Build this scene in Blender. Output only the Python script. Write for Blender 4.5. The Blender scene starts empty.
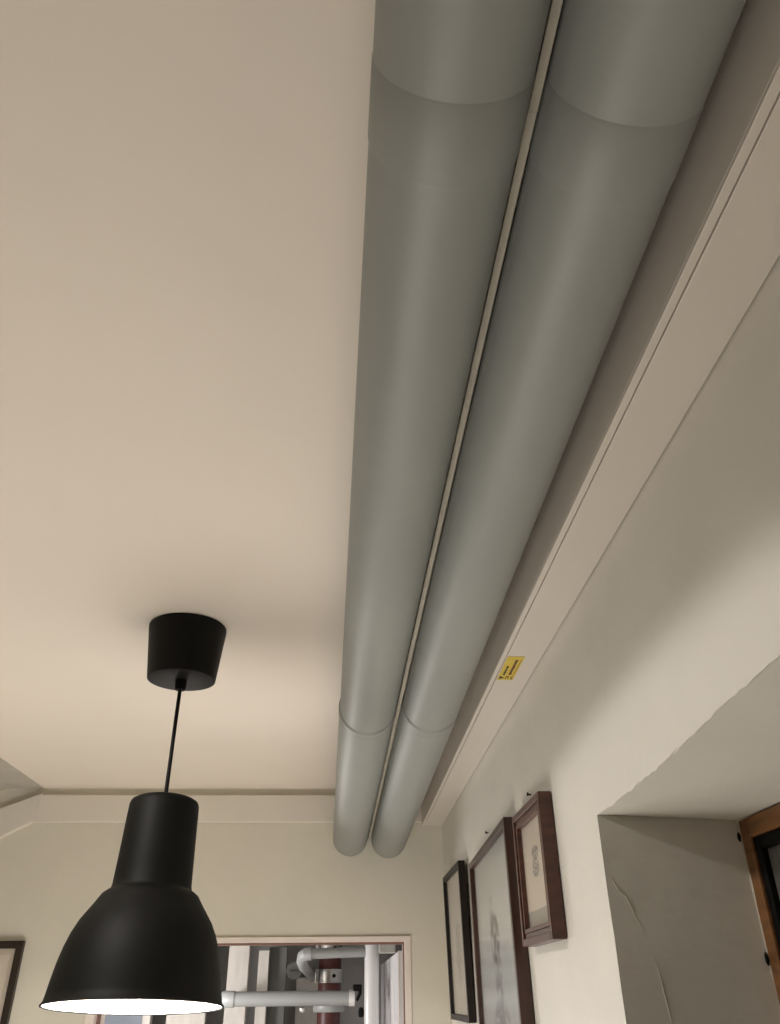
import bpy, bmesh, math, random
from mathutils import Vector, Matrix
random.seed(7)
S = bpy.context.scene
COL = S.collection
ZC = 1.6                      # camera height above the floor; z below is measured from the camera's height
H = 0.49                      # ceiling
XW = 0.2648                   # right wall
YB = 2.2727                   # back wall
PI = math.pi

# ------------------------------------------------------------------ materials
def mat(name, col, rough=0.6, metal=0.0, spec=0.5, noise=0.0, nscale=8.0, bump=0.0, bscale=60.0,
        bdist=0.002, coat=0.0, emis=None, estr=0.0, stretch=None, col2=None, ramp=(0.35, 0.65)):
    m = bpy.data.materials.new(name); m.use_nodes = True
    nt = m.node_tree; b = nt.nodes['Principled BSDF']
    b.inputs['Base Color'].default_value = (*col, 1)
    b.inputs['Roughness'].default_value = rough
    b.inputs['Metallic'].default_value = metal
    b.inputs['Specular IOR Level'].default_value = spec
    b.inputs['Coat Weight'].default_value = coat
    b.inputs['Coat Roughness'].default_value = 0.15
    tc = nt.nodes.new('ShaderNodeTexCoord'); mp = nt.nodes.new('ShaderNodeMapping')
    nt.links.new(tc.outputs['Object'], mp.inputs['Vector'])
    if stretch: mp.inputs['Scale'].default_value = stretch
    if noise or col2:
        n = nt.nodes.new('ShaderNodeTexNoise'); n.inputs['Scale'].default_value = nscale
        n.inputs['Detail'].default_value = 5
        nt.links.new(mp.outputs['Vector'], n.inputs['Vector'])
        r = nt.nodes.new('ShaderNodeValToRGB')
        c2 = col2 if col2 else tuple(c * (1 - noise) for c in col)
        r.color_ramp.elements[0].position, r.color_ramp.elements[1].position = ramp
        r.color_ramp.elements[0].color = (*c2, 1); r.color_ramp.elements[1].color = (*col, 1)
        nt.links.new(n.outputs['Fac'], r.inputs['Fac'])
        nt.links.new(r.outputs['Color'], b.inputs['Base Color'])
    if bump:
        n2 = nt.nodes.new('ShaderNodeTexNoise'); n2.inputs['Scale'].default_value = bscale
        n2.inputs['Detail'].default_value = 4
        nt.links.new(mp.outputs['Vector'], n2.inputs['Vector'])
        bp = nt.nodes.new('ShaderNodeBump'); bp.inputs['Strength'].default_value = bump
        bp.inputs['Distance'].default_value = bdist
        nt.links.new(n2.outputs['Fac'], bp.inputs['Height'])
        nt.links.new(bp.outputs['Normal'], b.inputs['Normal'])
    if emis:
        b.inputs['Emission Color'].default_value = (*emis, 1)
        b.inputs['Emission Strength'].default_value = estr
    return m

def glass_mat(name, tint=(1, 1, 1), ior=1.45):
    m = bpy.data.materials.new(name); m.use_nodes = True
    nt = m.node_tree; nt.nodes.clear()
    o = nt.nodes.new('ShaderNodeOutputMaterial'); mx = nt.nodes.new('ShaderNodeMixShader')
    t = nt.nodes.new('ShaderNodeBsdfTransparent'); g = nt.nodes.new('ShaderNodeBsdfGlossy')
    f = nt.nodes.new('ShaderNodeFresnel'); f.inputs['IOR'].default_value = ior
    ge = nt.nodes.new('ShaderNodeNewGeometry'); mr = nt.nodes.new('ShaderNodeMapRange')
    mr.inputs['To Min'].default_value = ior; mr.inputs['To Max'].default_value = 1 / ior
    nt.links.new(ge.outputs['Backfacing'], mr.inputs['Value']); nt.links.new(mr.outputs['Result'], f.inputs['IOR'])
    t.inputs['Color'].default_value = (*tint, 1); g.inputs['Roughness'].default_value = 0.16
    nt.links.new(f.outputs[0], mx.inputs[0]); nt.links.new(t.outputs[0], mx.inputs[1])
    nt.links.new(g.outputs[0], mx.inputs[2]); nt.links.new(mx.outputs[0], o.inputs[0])
    return m

def sketch_mat(name, paper, ink, blobs):
    """paper with soft pencil marks; blobs = (u, v, ru, rv, weight, noise scale) in the sheet's own 0..1 coordinates"""
    m = bpy.data.materials.new(name); m.use_nodes = True
    nt = m.node_tree; b = nt.nodes['Principled BSDF']; b.inputs['Roughness'].default_value = 0.8
    tc = nt.nodes.new('ShaderNodeTexCoord'); sp = nt.nodes.new('ShaderNodeSeparateXYZ')
    nt.links.new(tc.outputs['UV'], sp.inputs[0])
    def mth(op, a, bb=None, clamp=False):
        n = nt.nodes.new('ShaderNodeMath'); n.operation = op; n.use_clamp = clamp
        for i, v in enumerate((a, bb)):
            if v is None: continue
            if isinstance(v, (int, float)): n.inputs[i].default_value = v
            else: nt.links.new(v, n.inputs[i])
        return n.outputs[0]
    total = None
    for (u, v, ru, rv, w, ns) in blobs:
        du = mth('DIVIDE', mth('SUBTRACT', sp.outputs[0], u), ru)
        dv = mth('DIVIDE', mth('SUBTRACT', sp.outputs[1], v), rv)
        d = mth('ADD', mth('MULTIPLY', du, du), mth('MULTIPLY', dv, dv))
        fall = mth('MULTIPLY', mth('SUBTRACT', 1.0, d, True), 2.2, True)
        n = nt.nodes.new('ShaderNodeTexNoise'); n.inputs['Scale'].default_value = ns
        n.inputs['Detail'].default_value = 6
        nt.links.new(tc.outputs['UV'], n.inputs['Vector'])
        k = mth('MULTIPLY', mth('SUBTRACT', n.outputs['Fac'], 0.42), 9.0, True)
        x = mth('MULTIPLY', mth('MULTIPLY', fall, k), w)
        total = x if total is None else mth('MAXIMUM', total, x)
    mx = nt.nodes.new('ShaderNodeMix'); mx.data_type = 'RGBA'
    mx.inputs['A'].default_value = (*paper, 1); mx.inputs['B'].default_value = (*ink, 1)
    if total is not None: nt.links.new(total, mx.inputs['Factor'])
    else: mx.inputs['Factor'].default_value = 0
    nt.links.new(mx.outputs['Result'], b.inputs['Base Color'])
    return m

M = {}
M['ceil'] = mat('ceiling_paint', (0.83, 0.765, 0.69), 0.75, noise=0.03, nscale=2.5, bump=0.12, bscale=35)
M['slope'] = mat('slope_shade_paint', (0.50, 0.475, 0.42), 0.8, noise=0.12, nscale=12, bump=0.3, bscale=50)  # greyer than the flat ceiling: the slope's shade is put into the colour
M['wall'] = mat('wall_plaster', (0.70, 0.665, 0.575), 0.7, noise=0.05, nscale=5, bump=0.35, bscale=22, bdist=0.004)
M['rwall'] = mat('right_wall_plaster', (0.70, 0.675, 0.615), 0.55, noise=0.05, nscale=7, bump=0.4, bscale=16, bdist=0.005)
M['board'] = mat('board_paint', (0.74, 0.70, 0.63), 0.5, noise=0.03, nscale=6, bump=0.1)
M['trimw'] = mat('door_trim_paint', (0.82, 0.74, 0.68), 0.45, noise=0.05, nscale=20)
M['floor'] = mat('floor_boards', (0.52, 0.47, 0.40), 0.5, noise=0.15, nscale=3, stretch=(1, 8, 1))
M['dim'] = mat('dim_wall_paint', (0.30, 0.27, 0.22), 0.7, noise=0.05)  # unseen walls, coloured dark to cut the bounced light
M['rail'] = mat('rail_paint', (0.46, 0.43, 0.36), 0.6, noise=0.1, nscale=20)
M['pipe'] = mat('grey_pipe_plastic', (0.285, 0.30, 0.285), 0.5, spec=0.5, noise=0.06, nscale=5, stretch=(3, 1, 3))
M['sleeve'] = mat('grey_sleeve_plastic', (0.270, 0.283, 0.270), 0.5, spec=0.5, noise=0.08, nscale=6)
M['trunk'] = mat('trunking_plastic', (0.60, 0.555, 0.50), 0.4, noise=0.02, nscale=9)
M['groove'] = mat('groove_shade', (0.20, 0.18, 0.15), 0.9)
M['yellow'] = mat('sticker_yellow', (0.62, 0.47, 0.06), 0.5, noise=0.1, nscale=60)
M['ink'] = mat('sticker_ink', (0.04, 0.03, 0.015), 0.6)
M['red_ink'] = mat('sticker_red_ink', (0.10, 0.035, 0.02), 0.6)
M['black'] = mat('black_plastic', (0.004, 0.004, 0.0036), 0.55, spec=0.2, noise=0.2, nscale=20)
M['shade'] = mat('dark_grey_enamel', (0.0035, 0.0035, 0.003), 0.58, spec=0.22, noise=0.12, nscale=14)
M['lining'] = mat('white_enamel', (0.9, 0.88, 0.84), 0.5)
M['bulb'] = mat('bulb_glow', (1, 0.9, 0.75), 0.4, emis=(1.0, 0.93, 0.84), estr=900)
M['brass'] = mat('holder', (0.05, 0.05, 0.05), 0.4)
M['mahog'] = mat('mahogany', (0.085, 0.026, 0.014), 0.35, noise=0.45, nscale=18, stretch=(1, 1, 6), coat=0.2)
M['dmahog'] = mat('dark_mahogany', (0.055, 0.020, 0.013), 0.35, noise=0.4, nscale=18, coat=0.2)
M['ebony'] = mat('black_frame_wood', (0.013, 0.008, 0.006), 0.5, spec=0.3, noise=0.3, nscale=20)
M['dbrown'] = mat('dark_brown_wood', (0.03, 0.019, 0.012), 0.45, noise=0.3, nscale=20)
M['mount_c'] = mat('cream_mount', (0.62, 0.55, 0.46), 0.8, noise=0.04, nscale=30)
M['mount_g'] = mat('grey_mount', (0.30, 0.28, 0.25), 0.8)
M['mount_b'] = mat('mount_reflected_blue', (0.60, 0.62, 0.60), 0.8, noise=0.03, nscale=30)  # pale blue reflection in the picture glass, put into the mount's colour
M['glass'] = glass_mat('picture_glass')
M['wglass'] = glass_mat('window_glass', (0.85, 0.88, 0.86))
M['nail'] = mat('nail_iron', (0.03, 0.025, 0.02), 0.4, metal=0.6)
M['oak'] = mat('window_wood', (0.26, 0.115, 0.038), 0.45, noise=0.45, nscale=16, stretch=(1, 1, 5))
M['sash'] = mat('black_sash', (0.003, 0.003, 0.003), 0.6, spec=0.15)
M['bead'] = mat('grey_bead', (0.10, 0.097, 0.088), 0.5)
M['caulk'] = mat('caulk', (0.60, 0.55, 0.48), 0.7, noise=0.15, nscale=40)
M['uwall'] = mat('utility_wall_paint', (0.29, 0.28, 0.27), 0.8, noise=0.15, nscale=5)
M['uwood'] = mat('white_painted_timber', (0.56, 0.53, 0.49), 0.6, noise=0.12, nscale=8, stretch=(6, 6, 1))
M['ugrey'] = mat('grey_painted_panel', (0.13, 0.13, 0.12), 0.7, noise=0.2, nscale=6)
M['ublue'] = mat('blue_grey_panel', (0.17, 0.20, 0.25), 0.5, noise=0.25, nscale=5)
M['streak'] = mat('streaked_white_paint', (0.88, 0.87, 0.89), 0.4, col2=(0.60, 0.60, 0.62), nscale=10, stretch=(9, 9, 0.6))
M['wpipe'] = mat('white_pipe_plastic', (0.70, 0.70, 0.70), 0.25, noise=0.05, nscale=8)
M['gpipe'] = mat('grey_waste_plastic', (0.31, 0.32, 0.32), 0.4, noise=0.06, nscale=12)
M['red'] = mat('red_oxide_iron', (0.075, 0.013, 0.010), 0.45, noise=0.35, nscale=14)
M['steel'] = mat('clamp_steel', (0.55, 0.54, 0.52), 0.28, metal=0.9, noise=0.15, nscale=20)
M['blk'] = mat('black_rubber', (0.003, 0.003, 0.003), 0.7, spec=0.15)
M['box'] = mat('cloudy_plastic', (0.55, 0.54, 0.51), 0.35, noise=0.2, nscale=25)

# ------------------------------------------------------------------ helpers (all coordinates: x right, y away, z above camera height)
def obj(name, bm, m, parent=None, loc=None, smooth=False):
    """links bm (built in room coordinates) as ONE mesh whose origin is loc"""
    if parent is not None:
        base = WORLD[parent.name]
    else:
        base = Vector(loc) if loc is not None else Vector((0, 0, 0))
    bmesh.ops.translate(bm, verts=bm.verts, vec=-base)
    me = bpy.data.meshes.new(name); bm.to_mesh(me); bm.free()
    me.materials.append(m)
    if smooth:
        for p in me.polygons: p.use_smooth = True
        try: me.set_sharp_from_angle(angle=math.radians(40))
        except Exception: pass
    o = bpy.data.objects.new(name, me); COL.objects.link(o)
    WORLD[o.name] = base.copy()
    if parent is not None: o.parent = parent
    else: o.location = base + Vector((0, 0, ZC))
    return o
WORLD = {}
def thing(name, label, cat, loc, group=None):
    o = bpy.data.objects.new(name, None); COL.objects.link(o)
    o.empty_display_size = 0.05
    o.location = Vector(loc) + Vector((0, 0, ZC)); WORLD[o.name] = Vector(loc)
    o['label'] = label; o['category'] = cat
    if group: o['group'] = group
    return o
def tag(o, label, cat, group=None):
    o['label'] = label; o['category'] = cat
    if group: o['group'] = group
    return o
def struct(name, bm, m, parent=None, loc=None, smooth=False):
    o = obj(name, bm, m, parent, loc, smooth)
    if parent is None: o['kind'] = 'structure'
    return o
def add_box(bm, x0, x1, y0, y1, z0, z1, bev=0.0, T=None):
    r = bmesh.ops.create_cube(bm, size=1.0)
    vs = r['verts']
    for v in vs:
        v.co = Vector(((x0 + x1) / 2 + v.co.x * (x1 - x0), (y0 + y1) / 2 + v.co.y * (y1 - y0), (z0 + z1) / 2 + v.co.z * (z1 - z0)))
    if bev > 0:
        es = list({e for v in vs for e in v.link_edges})
        r2 = bmesh.ops.bevel(bm, geom=es, offset=bev, segments=2, affect='EDGES', profile=0.5)
        vs = list({v for f in r2['faces'] for v in f.verts} | {v for v in vs if v.is_valid})
    if T is not None:
        for v in vs: v.co = T @ v.co
    return vs
def box(x0, x1, y0, y1, z0, z1, bev=0.0):
    bm = bmesh.new(); add_box(bm, x0, x1, y0, y1, z0, z1, bev); return bm
def add_tube(bm, pts, rads, n=32, cap=True):
    pts = [Vector(p) for p in pts]
    rings = []
    up = None
    for i, p in enumerate(pts):
        a = pts[max(i - 1, 0)]; b = pts[min(i + 1, len(pts) - 1)]
        d = (b - a)
        d = d.normalized() if d.length > 1e-9 else Vector((0, 0, 1))
        if up is None:
            up = Vector((0, 0, 1)) if abs(d.z) < 0.8 else Vector((0, 1, 0))
        s = d.cross(up).normalized(); up = s.cross(d).normalized()
        r = rads[i] if isinstance(rads, (list, tuple)) else rads
        rings.append([bm.verts.new(p + (s * math.cos(2 * PI * k / n) + up * math.sin(2 * PI * k / n)) * r) for k in range(n)])
    for a, b in zip(rings, rings[1:]):
        for k in range(n):
            bm.faces.new((a[k], a[(k + 1) % n], b[(k + 1) % n], b[k]))
    if cap:
        bm.faces.new(rings[0][::-1]); bm.faces.new(rings[-1])
    return bm
def tube(pts, rads, n=32, cap=True):
    return add_tube(bmesh.new(), pts, rads, n, cap)
def lathe(profile, c, n=64, T=None):
    """revolve (r, z) about the vertical through c"""
    bm = bmesh.new(); rings = []
    for r, z in profile:
        if r < 1e-6: rings.append([bm.verts.new((c[0], c[1], z))])
        else: rings.append([bm.verts.new((c[0] + r * math.cos(2 * PI * k / n), c[1] + r * math.sin(2 * PI * k / n), z)) for k in range(n)])
    for a, b in zip(rings, rings[1:]):
        for k in range(n):
            k2 = (k + 1) % n
            if len(a) == 1 and len(b) == 1: continue
            if len(a) == 1: bm.faces.new((a[0], b[k], b[k2]))
            elif len(b) == 1: bm.faces.new((a[k], b[0], a[k2]))
            else: bm.faces.new((a[k], b[k], b[k2], a[k2]))
    bmesh.ops.recalc_face_normals(bm, faces=bm.faces)
    if T is not None: bmesh.ops.transform(bm, matrix=T, verts=bm.verts)
    return bm
def poly_prism(poly, y0, y1):
    """an (x, z) outline given thickness between y0 and y1"""
    bm = bmesh.new()
    a = [bm.verts.new((x, y0, z)) for x, z in poly]; b = [bm.verts.new((x, y1, z)) for x, z in poly]
    bm.faces.new(a); bm.faces.new(b[::-1])
    for i in range(len(poly)):
        j = (i + 1) % len(poly)
        bm.faces.new((a[j], a[i], b[i], b[j]))
    bmesh.ops.recalc_face_normals(bm, faces=bm.faces)
    return bm

# ------------------------------------------------------------------ the room
XL, YN, ZF = -2.4, -4.2, -ZC
XR = -0.825                                     # where the flat ceiling meets the sloping part
def slope_z(x): return 0.4884 - (-0.9287 - x) * 0.39
struct('floor', box(XL - .1, XW + .3, YN - .1, YB, ZF - .06, ZF), M['floor'], loc=(0, 0, ZF))
struct('ceiling', box(XR, XW + .25, YN - .1, YB, H, H + .06), M['ceil'], loc=(0, 0, H))
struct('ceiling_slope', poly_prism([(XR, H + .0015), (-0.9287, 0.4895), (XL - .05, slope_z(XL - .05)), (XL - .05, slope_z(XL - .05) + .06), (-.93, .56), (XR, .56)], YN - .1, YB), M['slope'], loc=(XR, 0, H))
struct('wall_left', box(XL - .1, XL, YN - .1, YB, ZF, slope_z(XL) + .03), M['dim'], loc=(XL, 0, 0))
struct('wall_front', box(XL, XW + .3, YN - .1, YN, ZF, H), M['dim'], loc=(0, YN, 0))

# back wall with its doorway, built as one sheet with thickness
OX0, OX1, OZ = -0.6126, 0.171, 0.1262
bm = bmesh.new()
add_box(bm, XL - .1, OX0, YB, YB + .1, ZF, H + .06)
add_box(bm, OX1, XW + .3, YB, YB + .1, ZF, H + .06)
add_box(bm, OX0, OX1, YB, YB + .1, OZ, H + .06)
struct('wall_back', bm, M['wall'], loc=(0, YB, 0))
# doorway lining and architrave edge
IX0, IX1, IZ = -0.5925, 0.1570, 0.1150
d = struct('door_1', poly_prism([(OX0, ZF), (OX0, OZ), (OX1, OZ), (OX1, ZF), (IX1, ZF), (IX1, IZ), (IX0, IZ), (IX0, ZF)], YB - .007, YB + .1), M['trimw'], loc=(0, YB, 0))
# dark rebate strip behind the face of the lining
M['rebate'] = mat('brown_rebate', (0.20, 0.11, 0.085), 0.6)
struct('rebate_strip', poly_prism([(IX0 - .0002, ZF), (IX0 - .0002, IZ + .0002), (IX1 + .0002, IZ + .0002), (IX1 + .0002, ZF), (IX1 - .0025, ZF), (IX1 - .0025, IZ - .0045), (IX0 + .0025, IZ - .0045), (IX0 + .0025, ZF)], YB + .02, YB + .05), M['rebate'], parent=d)

# painted board along the top of the back wall, its left length following the slope
struct('trim_1', box(-0.8350, XW, YB - .016, YB, 0.4006, 0.4700, .0012), M['board'], loc=(0, YB, .43))
struct('trim_2', poly_prism([(-0.8352, 0.4006), (-0.8200, 0.4735), (-1.30, 0.4735 - .48 * .385), (-1.30, 0.4006 - .465 * .51)], YB - .019, YB), M['board'], loc=(-1, YB, .4))

# right wall with the deep window niche; the plaster edge is ragged
XN = 0.4200
NY1, NY0 = 0.858, -0.45
ns = 150
soff = []; base_z = []
for i in range(ns + 1):
    t = i / ns
    y = NY1 + (NY0 - NY1) * t
    z = 0.159 + 0.040 * min((NY1 - y), 0.45) - 0.004 * math.sin(min(1, t * 4) * PI)
    base_z.append(z)
    soff.append([y, z + random.uniform(-.0004, .0004) + (random.choice((-.0010, .0012, 0, 0, 0)) if 2 < i else 0)])
soff[0][1] = 0.159; soff[0][0] = NY1
jamb = []
for i in range(31):
    z = 0.159 + (-1.0 - 0.159) * i / 30
    jamb.append([NY1 + (random.uniform(-.0012, .0012) if i else 0), z])
bm = bmesh.new()
def V(x, y, z): return bm.verts.new((x, y, z))
a = [V(XW, y, z) for y, z in soff]; b = [V(XW, y, H) for y, z in soff]
inn = [V(XN, y, 0.1537) for y, z in soff]
mid = [V(XW + .0018, y, z0 + .0003) for (y, z), z0 in zip(soff, base_z)]
for i in range(ns):
    bm.faces.new((a[i], a[i + 1], b[i + 1], b[i])); bm.faces.new((a[i + 1], a[i], mid[i], mid[i + 1])); bm.faces.new((mid[i + 1], mid[i], inn[i], inn[i + 1]))
j = [a[0]] + [V(XW, y, z) for y, z in jamb[1:]]
jf = [b[0]] + [None] * 30
c_top = V(XW, YB, H)
far = [V(XW, YB, z) for y, z in jamb]
bm.faces.new((a[0], b[0], c_top, far[0]))
jin = [inn[0]] + [V(XN, NY1, z) for y, z in jamb[1:]]
for i in range(30):
    bm.faces.new((j[i + 1], j[i], far[i], far[i + 1])); bm.faces.new((j[i], j[i + 1], jin[i + 1], jin[i]))
# below the sill, sill, and the near side of the niche
f0 = V(XW, YB, ZF); f1 = V(XW, NY1, ZF); f2 = V(XW, NY0, ZF); f3 = V(XW, YN, ZF)
s1 = V(XW, NY0, -1.0); s2 = V(XN, NY0, -1.0); n3 = V(XW, YN, -1.0); n4 = V(XW, YN, H); n5 = V(XW, YN, soff[-1][1])
bm.faces.new((f0, f1, j[-1], far[-1])); bm.faces.new((f1, f2, s1, j[-1])); bm.faces.new((f2, f3, n3, s1))
bm.faces.new((s1, n3, n5, a[-1])); bm.faces.new((a[-1], n5, n4, b[-1]))
bm.faces.new((j[-1], s1, s2, jin[-1])); bm.faces.new((s1, a[-1], mid[-1], inn[-1], s2))
bmesh.ops.recalc_face_normals(bm, faces=bm.faces)
WR = struct('wall_right', bm, M['rwall'], loc=(XW, 0, 0))
# outer face of that wall, around the window
bm = bmesh.new()
XO = 0.50
add_box(bm, XN + .001, XO, NY1, YB, ZF, H); add_box(bm, XN + .001, XO, YN, NY0, ZF, H)
add_box(bm, XN + .001, XO, NY0, NY1, 0.168, H); add_box(bm, XN + .001, XO, NY0, NY1, ZF, -1.0)
struct('wall_right_outer', bm, M['rwall'], loc=(XO, 0, 0))

cr = [(.270, .1), (.276, .088), (.283, .082), (.290, .062), (.296, .052), (.301, .034), (.304, .016), (.306, -.004), (.308, -.02), (.311, -.05)]
obj('crack_filler', tube([(x, NY1 - .0001 + .0004, z) for x, z in cr], [.0004] + [.0009] * 8 + [.0005], 6), M['caulk'], WR)
# window: wooden outer frame, dark sash, glass, ragged caulk
w = thing('window_1', '', '', (XN, 0.2, 0))
del w['label'], w['category']; w['kind'] = 'structure'
wy1, wy0, wz1, wz0 = NY1 - .001, NY0 + .002, 0.1525, -0.998
def rect_frame(x0, x1, y0, y1, z0, z1, wd, bev=.0015):
    bm = bmesh.new()
    add_box(bm, x0, x1, y0, y0 + wd, z0, z1, bev); add_box(bm, x0, x1, y1 - wd, y1, z0, z1, bev)
    add_box(bm, x0, x1, y0 + wd, y1 - wd, z1 - wd, z1, bev); add_box(bm, x0, x1, y0 + wd, y1 - wd, z0, z0 + wd, bev)
    return bm
obj('window_frame', rect_frame(XN - .006, XN + .05, wy0, wy1, wz0, wz1, .019), M['oak'], w)
sa = obj('sash', rect_frame(XN - .003, XN + .045, wy0 + .019, wy1 - .019, wz0 + .019, wz1 - .019, .012), M['sash'], w)
obj('glazing_bead', rect_frame(XN + .003, XN + .04, wy0 + .031, wy1 - .031, wz0 + .031, wz1 - .031, .018), M['bead'], sa)
obj('pane', box(XN + .027, XN + .031, wy0 + .045, wy1 - .045, wz0 + .045, wz1 - .045), M['wglass'], w)
bm = bmesh.new()
pts = [(XN - .004, NY1 - .0015, z) for z in [0.152 - .02 * k for k in range(30)]]
add_tube(bm, [(x + random.uniform(-.001, .001), y, z) for x, y, z in pts], [.0022 + random.uniform(-.0006, .0012) for _ in pts], 8)
pts = [(XN - .004, NY1 - .0015 - .02 * k, 0.1545 + .0008 * min(k, 8)) for k in range(40)]
add_tube(bm, [(x + random.uniform(-.001, .001), y, z) for x, y, z in pts], [.0025 + random.uniform(-.0006, .0012) for _ in pts], 8)
obj('caulk_bead', bm, M['caulk'], w, smooth=True)
for i, (z, l) in enumerate(((0.137, .010), (0.026, .012))):
    bm = bmesh.new(); bmesh.ops.create_icosphere(bm, subdivisions=2, radius=1)
    for v in bm.verts: v.co = Vector((XN - .0075 + v.co.x * .0018, NY1 - .001 + v.co.y * .0022, z + v.co.z * l / 2))
    obj('gap_hole', bm, M['blk'], w)

# fine crack and a patch edge in the plaster
def crack(name, pts, m, label):
    bm = tube(pts, [.0006] + [.0011] * (len(pts) - 2) + [.0004], 6)
    return struct(name, bm, m, loc=pts[0])

# ------------------------------------------------------------------ the big ceiling pipes
def lerp(a, b, t): return a + (b - a) * t
def big_pipe(label, front, wall, beads):
    R = .0452
    root = thing('soil_pipe', label, 'pipe', (front[0], 0.8, front[2]), 'large grey pipes under the ceiling')
    def at(y):
        t = (y - front[1]) / (wall[1] - front[1])
        x = lerp(front[0], wall[0], max(t, 0)); z = lerp(front[2], wall[2], max(t, 0))
        return Vector((x, y, z))
    ys = [-0.75, -.3, 0.05, 0.15, front[1], .26, .35] + [0.5 + .1 * k for k in range(18)] + [YB]
    ys = [y for y in ys if y <= YB]
    obj('pipe_barrel', tube([at(y) for y in ys], R, 96), M['pipe'], root, smooth=True)
    s0, s1 = beads[0]
    obj('coupling', tube([at(s0), at(s0 + .003), at(s1 - .003), at(s1)], [R - .0002, R + .0006, R + .0006, R - .0002], 96), M['sleeve'], root, smooth=True)
    b = beads[1]
    prof = [(0, R), (.002, R + .0018), (.007, R + .0024), (.012, R + .0018), (.020, R + .0012), (.026, R + .0012), (.032, R + .0021), (.038, R + .0014), (.05, R + .0012)]
    pp = [at(b + s) for s, _ in prof] + [at(y) for y in (b + .3, b + .6)] + [at(YB)]
    rr = [r for _, r in prof] + [R + .0012] * 3
    obj('socket', tube(pp, rr, 96), M['pipe'], root, smooth=True)
    return root
big_pipe('large grey plastic pipe along the ceiling, the left of the two', (.0527, .205, .442), (.014, YB, .362), [(.235, .285), 1.255])
big_pipe('large grey plastic pipe along the ceiling, between its twin and the white trunking', (.152, .205, .442), (.118, YB, .357), [(.243, .291), 1.235])

rl = thing('mounting_rail', 'thin pale rail running along the narrow gap between the two grey pipes', 'rail', (.09, 0.8, .43))
for (ya, yb_, dz) in ((-.6, .262, 0), (.2625, 2.262, .0006)):
    def rp_(y):
        t_ = (y - .205) / (YB - .205)
        return (lerp(.1022, .0660, max(t_, 0)), y, lerp(.440, .361, max(t_, 0)) + dz)
    bm = bmesh.new()
    sec = [rp_(y) for y in [ya, min(.205, yb_ - .01), yb_]] if ya < 0 else [rp_(ya), rp_(yb_)]
    prev = None
    for (x, y, z) in sec:
        vs = [bm.verts.new((x + dx, y, z + dz2)) for dx, dz2 in ((-.0027, 0), (.0027, 0), (.0027, .008), (-.0027, .008))]
        if prev:
            for q in range(4): bm.faces.new((prev[q], prev[(q + 1) % 4], vs[(q + 1) % 4], vs[q]))
        else: bm.faces.new(vs[::-1])
        prev = vs
    bm.faces.new(prev); bmesh.ops.recalc_face_normals(bm, faces=bm.faces)
    obj('rail_length', bm, M['rail'], rl)

# ------------------------------------------------------------------ white cable trunking
t = thing('cable_trunking', 'long white plastic cable trunking along the top of the right wall', 'trunking', (.236, 0.8, .44))
tx0, tz = .2078, .390
g0, g1 = .2142, .2153
obj('trunking_body', box(tx0, XW, -1.0, YB - .0165, tz + .003, H, .0008), M['trunk'], t)
bm = bmesh.new(); add_box(bm, tx0, g0, -1.0, YB - .0165, tz, tz + .0032, .0006)
obj('trunking_lip', bm, M['trunk'], t)
bm = bmesh.new(); add_box(bm, g1, XW - .0012, -1.0, YB - .0165, tz, tz + .0032, .0006)
obj('trunking_lid', bm, M['trunk'], t)
obj('groove', box(g0, g1, -1.0, YB - .017, tz + .0022, tz + .003), M['groove'], t)
obj('end_cap', box(tx0 - .0008, XW, YB - .0172, YB - .0162, tz - .0006, H, .0002), M['trunk'], t)
# yellow sticker on its underside, print running along the trunking
sy0, sy1, sx0, sx1 = 1.000, 1.092, .2165, .2400
st = obj('warning_sticker', box(sx0, sx1, sy0, sy1, tz - .0006, tz), M['yellow'], t)
st['label'] = 'small yellow printed warning sticker'
zt0, zt1 = tz - .0009, tz - .0006
bm = bmesh.new()
for k in range(7):
    y = sy0 + .012 + k * .0085
    add_box(bm, .2296, .2330 if k % 3 else .2336, y, y + .0072, zt0, zt1)
obj('print_line', bm, M['red_ink'], st)
bm = bmesh.new()
for y, l in ((.0, .010), (.013, .006), (.021, .007), (.030, .006)):
    add_box(bm, .2215, .2246, sy0 + .035 + y, sy0 + .035 + y + l, zt0, zt1)
obj('print_line', bm, M['ink'], st)
bm = bmesh.new()
for k in range(12):
    y = sy0 + .012 + k * .0058
    add_box(bm, .2368, .2376, y, y + .0042, zt0, zt1)
obj('print_line', bm, M['red_ink'], st)
bm = bmesh.new()
tv = [bm.verts.new((x, y, zt0)) for x, y in ((.2185, sy1 - .004), (.2185, sy1 - .017), (.2258, sy1 - .0105))]
tw = [bm.verts.new((v.co.x, v.co.y, zt1)) for v in tv]
bm.faces.new(tv); bm.faces.new(tw[::-1])
for i in range(3): bm.faces.new((tv[i], tv[(i + 1) % 3], tw[(i + 1) % 3], tw[i]))
bmesh.ops.recalc_face_normals(bm, faces=bm.faces)
obj('hazard_triangle', bm, M['ink'], st)
bm = bmesh.new()
add_box(bm, .2275, .2287, sy1 - .016, sy1 - .005, zt0, zt1); add_box(bm, .2275, .2320, sy1 - .016, sy1 - .0135, zt0, zt1)
add_box(bm, .2308, .2320, sy1 - .016, sy1 - .005, zt0, zt1); add_box(bm, .2350, .2362, sy1 - .016, sy1 - .005, zt0, zt1)
add_box(bm, .2350, .2382, sy1 - .007, sy1 - .005, zt0, zt1)
obj('print_symbol', bm, M['ink'], st)

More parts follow.
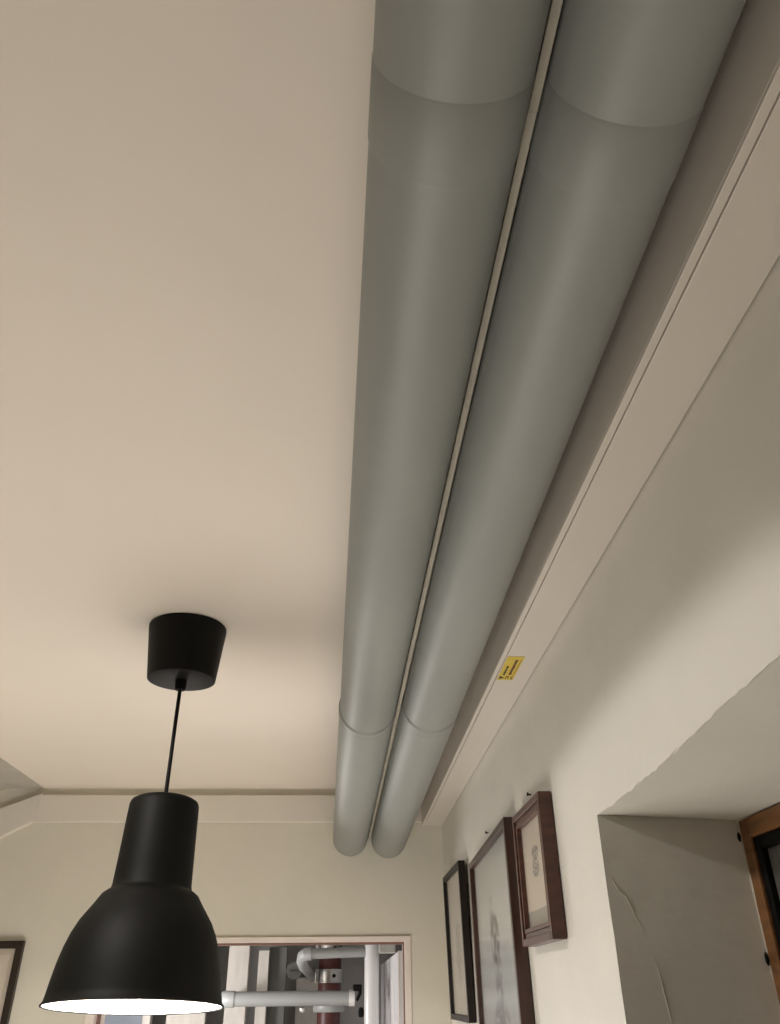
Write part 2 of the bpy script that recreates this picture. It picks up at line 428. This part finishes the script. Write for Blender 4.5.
# ------------------------------------------------------------------ pendant lamp
LX, LY = -.2505, 1.150
lamp = thing('pendant_lamp', 'dark grey metal pendant lamp hanging from the ceiling on a black cord, lit', 'lamp', (LX, LY, H))
obj('canopy', lathe([(0, H - .0005), (.0580, H - .0005), (.0588, H - .002), (.0588, H - .006), (.0505, .4085), (.0500, .4055), (.047, .4045), (.010, .4045), (0, .4045)], (LX, LY), 72), M['black'], lamp, smooth=True)
obj('cord_grip', lathe([(0, .408), (.0088, .408), (.0082, .392), (.0074, .390), (.0045, .389), (0, .389)], (LX, LY), 32), M['black'], lamp, smooth=True)
TILT = math.radians(5.0)
piv = Vector((LX, LY, .230))
T = Matrix.Translation(Vector((.0004, 0, -.0035))) @ Matrix.Translation(piv) @ Matrix.Rotation(-TILT, 4, 'X') @ Matrix.Translation(-piv)
obj('cord', tube([(LX, LY, .400), (LX - .0002, LY, .33), (LX, LY, .225)], .0028, 16), M['black'], lamp, smooth=True)
outer = [(.004, .2360), (.036, .2360), (.0428, .2350), (.0468, .2325), (.0486, .2280), (.0492, .213), (.0502, .180), (.0514, .145), (.0522, .1265), (.0534, .1215), (.0545, .1200),
         (.0580, .1180), (.0635, .1140), (.0668, .1090), (.0718, .1015), (.0780, .0930), (.0850, .0830), (.0920, .0690), (.0975, .0535), (.1018, .0360),
         (.1050, .0180), (.1070, .0040), (.1085, -.0035), (.1108, -.0062), (.1115, -.0074), (.1112, -.0084)]
k = 0.962
outer = [(r * k, z) for r, z in outer]
inner = [(.1080 * k, -.0072), (.1058 * k, .0035), (.1036 * k, .018), (.1004 * k, .036), (.0961 * k, .0535), (.0906 * k, .069), (.0836 * k, .083), (.0740 * k, .0925), (.0660 * k, .103), (.058 * k, .110), (.046 * k, .115), (.044, .14), (.043, .20), (.038, .230), (.004, .2330)]
sh = obj('shade', lathe(outer + [(.1104 * k, -.0086), (.1080 * k, -.0072)] + [], (LX, LY), 96, T), M['shade'], lamp, smooth=True)
obj('shade_lining', lathe(inner, (LX, LY), 96, T), M['lining'], sh, smooth=True)
obj('bulb_holder', lathe([(0, .232), (.018, .232), (.019, .14), (.014, .115), (0, .115)], (LX, LY), 32, T), M['lining'], sh, smooth=True)
bulb = obj('bulb', lathe([(0, .118), (.013, .118), (.014, .105), (.022, .085), (.029, .066), (.030, .055), (.027, .042), (.018, .031), (.008, .0265), (0, .026)], (LX, LY), 32, T), M['bulb'], lamp, smooth=True)

# ------------------------------------------------------------------ framed pictures
def picture(name, label, group, P, ux, uz, nrm, w, h, th, stile, wood, mount, art, art_rect, mould=True, mount_in=.012, glass=True):
    """P = far lower corner on the wall; ux along the width, uz up, nrm out of the wall"""
    P = Vector(P); ux = Vector(ux).normalized(); uz = Vector(uz).normalized(); nrm = ux.cross(uz).normalized() if nrm is None else Vector(nrm).normalized()
    T = Matrix((( ux.x, uz.x, nrm.x, P.x), (ux.y, uz.y, nrm.y, P.y), (ux.z, uz.z, nrm.z, P.z), (0, 0, 0, 1)))
    root = thing(name, label, 'picture', T @ Vector((w / 2, 0, 0)), group)
    def prism(quads):
        bm = bmesh.new()
        for q in quads: add_box(bm, *q[:6], q[6] if len(q) > 6 else 0.0, T)
        bmesh.ops.recalc_face_normals(bm, faces=bm.faces)
        return bm
    def ring(o0, wd, z0, z1, bev):
        return [(o0, o0 + wd, o0, h - o0, z0, z1, bev), (w - o0 - wd, w - o0, o0, h - o0, z0, z1, bev),
                (o0 + wd, w - o0 - wd, o0, o0 + wd, z0, z1, bev), (o0 + wd, w - o0 - wd, h - o0 - wd, h - o0, z0, z1, bev)]
    if mould:
        q = ring(0, stile * .45, 0.001, th, .001) + ring(stile * .45, stile * .30, 0.001, th - .003, .0006) + ring(stile * .75, stile * .25, 0.001, th - .0015, .0004)
    else:
        q = ring(0, stile, 0.001, th, .0009)
    obj('frame', prism(q), wood, root)
    obj('mount', prism([(stile * .9, w - stile * .9, stile * .9, h - stile * .9, .004, th - .009)]), mount, root)
    # artwork sheet, with its own UVs
    u0, u1, v0, v1 = art_rect
    bm = bmesh.new(); uvl = bm.loops.layers.uv.new('UVMap')
    zz = th - .0085
    vs = [bm.verts.new(T @ Vector((a, b, zz))) for a, b in ((u0, v0), (u1, v0), (u1, v1), (u0, v1))]
    vb = [bm.verts.new(T @ Vector((a, b, zz - .0005))) for a, b in ((u0, v0), (u1, v0), (u1, v1), (u0, v1))]
    f = bm.faces.new(vs)
    for l, uv in zip(f.loops, ((0, 0), (1, 0), (1, 1), (0, 1))): l[uvl].uv = uv
    bm.faces.new(vb[::-1])
    for i in range(4): bm.faces.new((vs[i], vb[i], vb[(i + 1) % 4], vs[(i + 1) % 4]))
    obj('print', bm, art, root)
    if glass: obj('glass', prism([(stile * .9, w - stile * .9, stile * .9, h - stile * .9, th - .0065, th - .005)]), M['glass'], root)
    return root
ink = (0.05, 0.045, 0.045)
art_r = sketch_mat('small_sketch', (0.66, 0.57, 0.47), ink, [(.52, .62, .16, .09, .95, 24), (.50, .46, .17, .13, .95, 28)])
art_m = sketch_mat('figure_sketch', (0.62, 0.645, 0.63), (0.05, 0.055, 0.055), [(.40, .93, .10, .12, .75, 9), (.46, .80, .17, .14, .95, 11), (.50, .60, .13, .18, .6, 16), (.5, .36, .30, .19, .6, 20)])  # paper carries the same bluish reflection in its colour
art_l = sketch_mat('dark_sketch', (0.66, 0.60, 0.53), ink, [(.52, .70, .20, .12, .7, 12), (.50, .45, .24, .22, .7, 14), (.5, .2, .2, .12, .6, 18)])
art_b = sketch_mat('faint_sketch', (0.70, 0.63, 0.54), ink, [(.80, .90, .03, .03, .8, 30), (.4, .5, .25, .3, .35, 14)])
# right wall: u runs towards the camera (-y), v up, normal -x
picture('framed_picture', 'small mahogany framed sketch on cream, nearest the window niche', 'pictures on the right wall',
        (XW, 1.216, .0535), (0, -1, 0), (0, 0, 1), (-1, 0, 0), .180, .168, .0185, .020, M['mahog'], M['mount_g'], art_r, (.020, .160, .040, .148))
mx = .010
picture('framed_picture', 'tall mahogany framed pale figure drawing, middle of the three wall pictures', 'pictures on the right wall',
        (XW, 1.653, -.250), (0, -1, .04), (0, .04, 1), None, .398, .468, .020, .011, M['dmahog'], M['mount_b'], art_m, (.060, .340, .07, .385), mould=False)
picture('framed_picture', 'narrow black framed picture, closest to the room corner', 'pictures on the right wall',
        (XW - .0005, 2.115, -.049), (0, -1, 0), (-.02, 0, 1), None, .300, .2935, .0155, .011, M['ebony'], M['mount_c'], art_l, (.050, .250, .045, .215), mould=False)
# back wall, mostly out of the frame to the left: u to the right, normal -y
picture('framed_picture', 'dark brown framed picture on the back wall, left of the pendant lamp', 'back wall picture',
        (-1.13, YB, -.26), (1, 0, 0), (0, 0, 1), (0, -1, 0), .339, .382, .016, .0165, M['dbrown'], M['mount_c'], art_b, (.03, .309, .03, .352), mould=False)
# nails the pictures hang from
for (y, z, lb) in ((1.156, .2415, 'dark nail head above the small mahogany framed sketch'), (1.536, .2530, 'bent nail above the tall middle picture')):
    bm = tube([(XW + .001, y, z), (XW - .0045, y, z + .001), (XW - .005, y, z + .0011)], [.0012, .0012, .0012], 10)
    add_tube(bm, [(XW - .0040, y, z + .001), (XW - .0055, y, z + .0012)], [.0028, .0026], 14)
    tag(obj('nail', bm, M['nail'], loc=(XW, y, z), smooth=True), lb, 'nail')

# ------------------------------------------------------------------ the utility room behind the doorway
UY1 = 3.70; UZ = .36
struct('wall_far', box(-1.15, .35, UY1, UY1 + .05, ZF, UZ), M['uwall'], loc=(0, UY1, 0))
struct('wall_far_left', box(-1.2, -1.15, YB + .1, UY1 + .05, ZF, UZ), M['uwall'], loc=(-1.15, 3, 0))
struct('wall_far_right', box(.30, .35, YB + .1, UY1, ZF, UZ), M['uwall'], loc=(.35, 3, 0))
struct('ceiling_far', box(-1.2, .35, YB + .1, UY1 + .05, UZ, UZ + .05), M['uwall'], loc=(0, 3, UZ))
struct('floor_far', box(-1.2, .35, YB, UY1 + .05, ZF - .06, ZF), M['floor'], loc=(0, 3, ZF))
# streaky white door leaf standing open on the right
leaf = thing('cupboard_door', 'streaky white painted door standing open inside the doorway, at right', 'door', (.17, 2.95, ZF))
obj('door_leaf', box(.150, .175, 2.40, 3.55, ZF + .005, .100, .002), M['streak'], leaf)
obj('edge_strip', box(.148, .150, 2.40, 2.412, ZF + .005, .100), M['trimw'], leaf)
bx = thing('junction_box', 'cloudy plastic junction box high above the streaky white door', 'box', (.125, 2.62, .11))
obj('box_body', box(.105, .150, 2.58, 2.64, .1025, .130, .005), M['box'], bx)
obj('box_lid', box(.103, .152, 2.576, 2.582, .1005, .132, .003), M['box'], bx)
# red iron stack
rp = thing('iron_pipe', 'dark red upright iron pipe with steel clamps in the utility room', 'pipe', (-.043, 3.1, ZF))
obj('pipe_barrel', tube([(-.043, 3.1, ZF), (-.043, 3.1, -.5), (-.043, 3.1, .25), (-.043, 3.1, UZ)], .0385, 48), M['red'], rp, smooth=True)
def band(zc, h):
    bm = lathe([(.039, zc - h / 2), (.0425, zc - h / 2), (.0425, zc - h / 2 + .004), (.041, zc - h / 2 + .005), (.041, zc + h / 2 - .005), (.0425, zc + h / 2 - .004), (.0425, zc + h / 2), (.039, zc + h / 2)], (-.043, 3.1), 48)
    b_ = obj('clamp', bm, M['steel'], rp, smooth=True)
    bm = box(-.092, -.080, 3.075, 3.095, zc - h / 2, zc + h / 2, .002)
    obj('clamp_lug', bm, M['steel'], b_)
    bm = tube([(-.028, 3.068, zc), (-.027, 3.052, zc)], [.0055, .0055], 12)
    obj('screw', bm, M['blk'], b_)
band(.1370, .034); band(.0550, .040)
obj('pipe_flange', lathe([(.038, -.048), (.050, -.048), (.053, -.044), (.053, -.030), (.049, -.026), (.038, -.026)], (-.043, 3.1), 48), M['gpipe'], rp, smooth=True)
# grey horizontal waste pipe
hp = thing('waste_pipe', 'grey horizontal waste pipe crossing in front of the dark red pipe', 'pipe', (-.16, 2.9, -.008))
obj('pipe_barrel', tube([(-.350, 2.9, -.008), (.030, 2.9, -.008)], .0205, 32), M['gpipe'], hp, smooth=True)
obj('pipe_elbow', tube([(-.335, 2.9, -.008), (-.350, 2.9, -.008), (-.360, 2.905, -.008), (-.366, 2.915, -.008), (-.368, 2.93, -.008), (-.368, 3.2, -.008)], .0228, 32), M['gpipe'], hp, smooth=True)
obj('end_collar', tube([(.022, 2.9, -.008), (.040, 2.9, -.008)], .0228, 32), M['wpipe'], hp, smooth=True)
bm = box(.034, .062, 2.868, 2.905, .010, .028, .003); hk = obj('hook', bm, M['blk'], hp); hk['label'] = 'black hook bracket'
bm = tube([(.055, 2.875, .022), (.056, 2.874, .004), (.050, 2.873, -.008), (.047, 2.873, -.016)], [.006, .006, .005, .004], 12); obj('hook_tip', bm, M['blk'], hk, smooth=True)
kb = lathe([(0, -.060), (.007, -.058), (.009, -.050), (.009, -.042), (.006, -.034), (0, -.032)], (.060, 2.868), 20)
obj('stopper', kb, M['blk'], hp, smooth=True)['label'] = 'small black rounded stopper'
# white upright pipe
vp = thing('plastic_pipe', 'glossy white upright pipe beside the streaky white door', 'pipe', (.092, 2.86, ZF))
obj('pipe_barrel', tube([(.092, 2.86, ZF), (.092, 2.86, 0), (.092, 2.86, UZ)], .0228, 40), M['wpipe'], vp, smooth=True)
# white duct across the top with an elbow at its left end
dp = thing('overflow_pipe', 'white horizontal pipe across the top of the doorway with left elbow', 'pipe', (-.03, 2.75, .108))
obj('pipe_barrel', tube([(.069, 2.76, .113), (-.100, 2.75, .108)], .0145, 28), M['gpipe'], dp, smooth=True)
obj('pipe_elbow', tube([(-.095, 2.75, .108), (-.112, 2.752, .107), (-.122, 2.765, .102), (-.126, 2.80, .090), (-.124, 2.90, .080), (-.119, 3.10, .072), (-.119, 3.69, .060)], [.0175, .0175, .0172, .0165, .0165, .0165, .0165], 28), M['gpipe'], dp, smooth=True)
# pipe end with a round lip, beside the elbow
ep = thing('pipe_end', 'open round end of a grey pipe left of the white elbow', 'pipe', (-.165, 3.2, .085))
bm = bmesh.new()
add_tube(bm, [(-.166, 3.13, .072), (-.166, 3.13, .072), (-.166, 3.69, .072)], [.018, .024, .024], 32, cap=False)
obj('pipe_barrel', bm, M['ugrey'], ep, smooth=True)
bm = tube([(-.166, 3.126, .072), (-.166, 3.124, .072), (-.166, 3.136, .072), (-.166, 3.138, .072)], [.022, .026, .026, .022], 32, cap=False)
obj('pipe_lip', bm, M['ugrey'], ep, smooth=True)
bm = lathe([(0, -.046), (.006, -.046), (.009, -.042), (.009, -.034), (.005, -.031), (0, -.031)], (-.123, 2.9), 16)
obj('bolt', bm, M['steel'], hp, smooth=True)['label'] = 'small bright steel bolt'
# timber uprights and panels against the far wall
def upright(name, label, cat, x0, x1, y0, y1, m, z1=UZ):
    o = obj(name, box(x0, x1, y0, y1, ZF, z1, .002), m, loc=((x0 + x1) / 2, (y0 + y1) / 2, ZF))
    return tag(o, label, cat)
upright('timber_post', 'broad white timber post behind the left end of the grey horizontal pipe', 'post', -.409, -.336, 3.26, 3.33, M['uwood'])
upright('timber_post', 'narrow white timber post between the broad post and the dark plank', 'post', -.306, -.268, 3.30, 3.34, M['uwood'], .142)
upright('upright_plank', 'dark grey upright plank behind the grey horizontal pipe', 'panel', -.273, -.207, 3.36, 3.40, M['ugrey'], .155)
upright('upright_board', 'pale board on the far wall left of the dark red pipe', 'board', -.181, -.092, 3.62, 3.66, M['uwood'], .06)
upright('upright_plank', 'blue grey plank seen low under the lit pendant lamp', 'panel', -.90, -.693, 3.30, 3.33, M['ublue'])
upright('timber_post', 'slim white post just right of the blue grey plank under the lamp', 'post', -.691, -.664, 3.28, 3.32, M['uwood'])
upright('upright_board', 'white board under the right half of the lamp rim', 'board', -.615, -.480, 3.31, 3.34, M['uwood'])

# ------------------------------------------------------------------ lights
def light(name, kind, loc, energy, col, **kw):
    l = bpy.data.lights.new(name, kind); l.energy = energy; l.color = col
    for k_, v_ in kw.items(): setattr(l, k_, v_)
    o = bpy.data.objects.new(name, l); COL.objects.link(o)
    o.location = Vector(loc) + Vector((0, 0, ZC)); return o
warm = (1.0, 0.95, 0.88)
sp = light('ceiling_spot', 'SPOT', (-.535, .70, .478), 11.5, (1, .95, .89), spot_size=math.radians(152), spot_blend=.06, shadow_soft_size=.03)
light('side_bounce_fill', 'POINT', (-.18, 1.42, -.80), 8, warm, shadow_soft_size=.34)  # added unseen light, stands in for bounce off the tabletop
light('low_bounce_fill', 'POINT', (-.46, 1.08, -.74), 14.5, warm, shadow_soft_size=.22)  # another added fill out of view, for light bounced up from below
light('utility_lamp', 'POINT', (-.70, 2.64, -.10), 13, (1, .96, .95), shadow_soft_size=.08)

# ------------------------------------------------------------------ world, camera, view
W = bpy.data.worlds.new('night'); S.world = W; W.use_nodes = True
W.node_tree.nodes['Background'].inputs[0].default_value = (0.004, 0.005, 0.007, 1)
W.node_tree.nodes['Background'].inputs[1].default_value = 1.0
cam = bpy.data.cameras.new('camera'); co = bpy.data.objects.new('camera', cam); COL.objects.link(co)
F = 783.084
X = Vector((0.99859786, 0.01935709, 0.04927085)); Y = Vector((-0.05209967, 0.52425293, 0.84996735)); Z = Vector((-0.00937749, -0.85134257, 0.52452635))
# rows: room axes in the camera's (right, down, forward) frame
right = Vector((X[0], Y[0], Z[0])); down = Vector((X[1], Y[1], Z[1])); fwd = Vector((X[2], Y[2], Z[2]))
co.matrix_world = Matrix(((right.x, -down.x, -fwd.x, 0), (right.y, -down.y, -fwd.y, 0), (right.z, -down.z, -fwd.z, ZC), (0, 0, 0, 1)))
cam.sensor_fit = 'VERTICAL'; cam.sensor_height = 32.0; cam.lens = F / 1024 * 32.0
cam.clip_start = .01
S.camera = co
S.view_settings.view_transform = 'Standard'; S.view_settings.look = 'None'
S.view_settings.gamma = 1.0; S.view_settings.exposure = 0.28
S.view_settings.use_curve_mapping = False
try:
    S.cycles.use_denoising = True
    S.cycles.max_bounces = 12; S.cycles.diffuse_bounces = 8
except Exception: pass
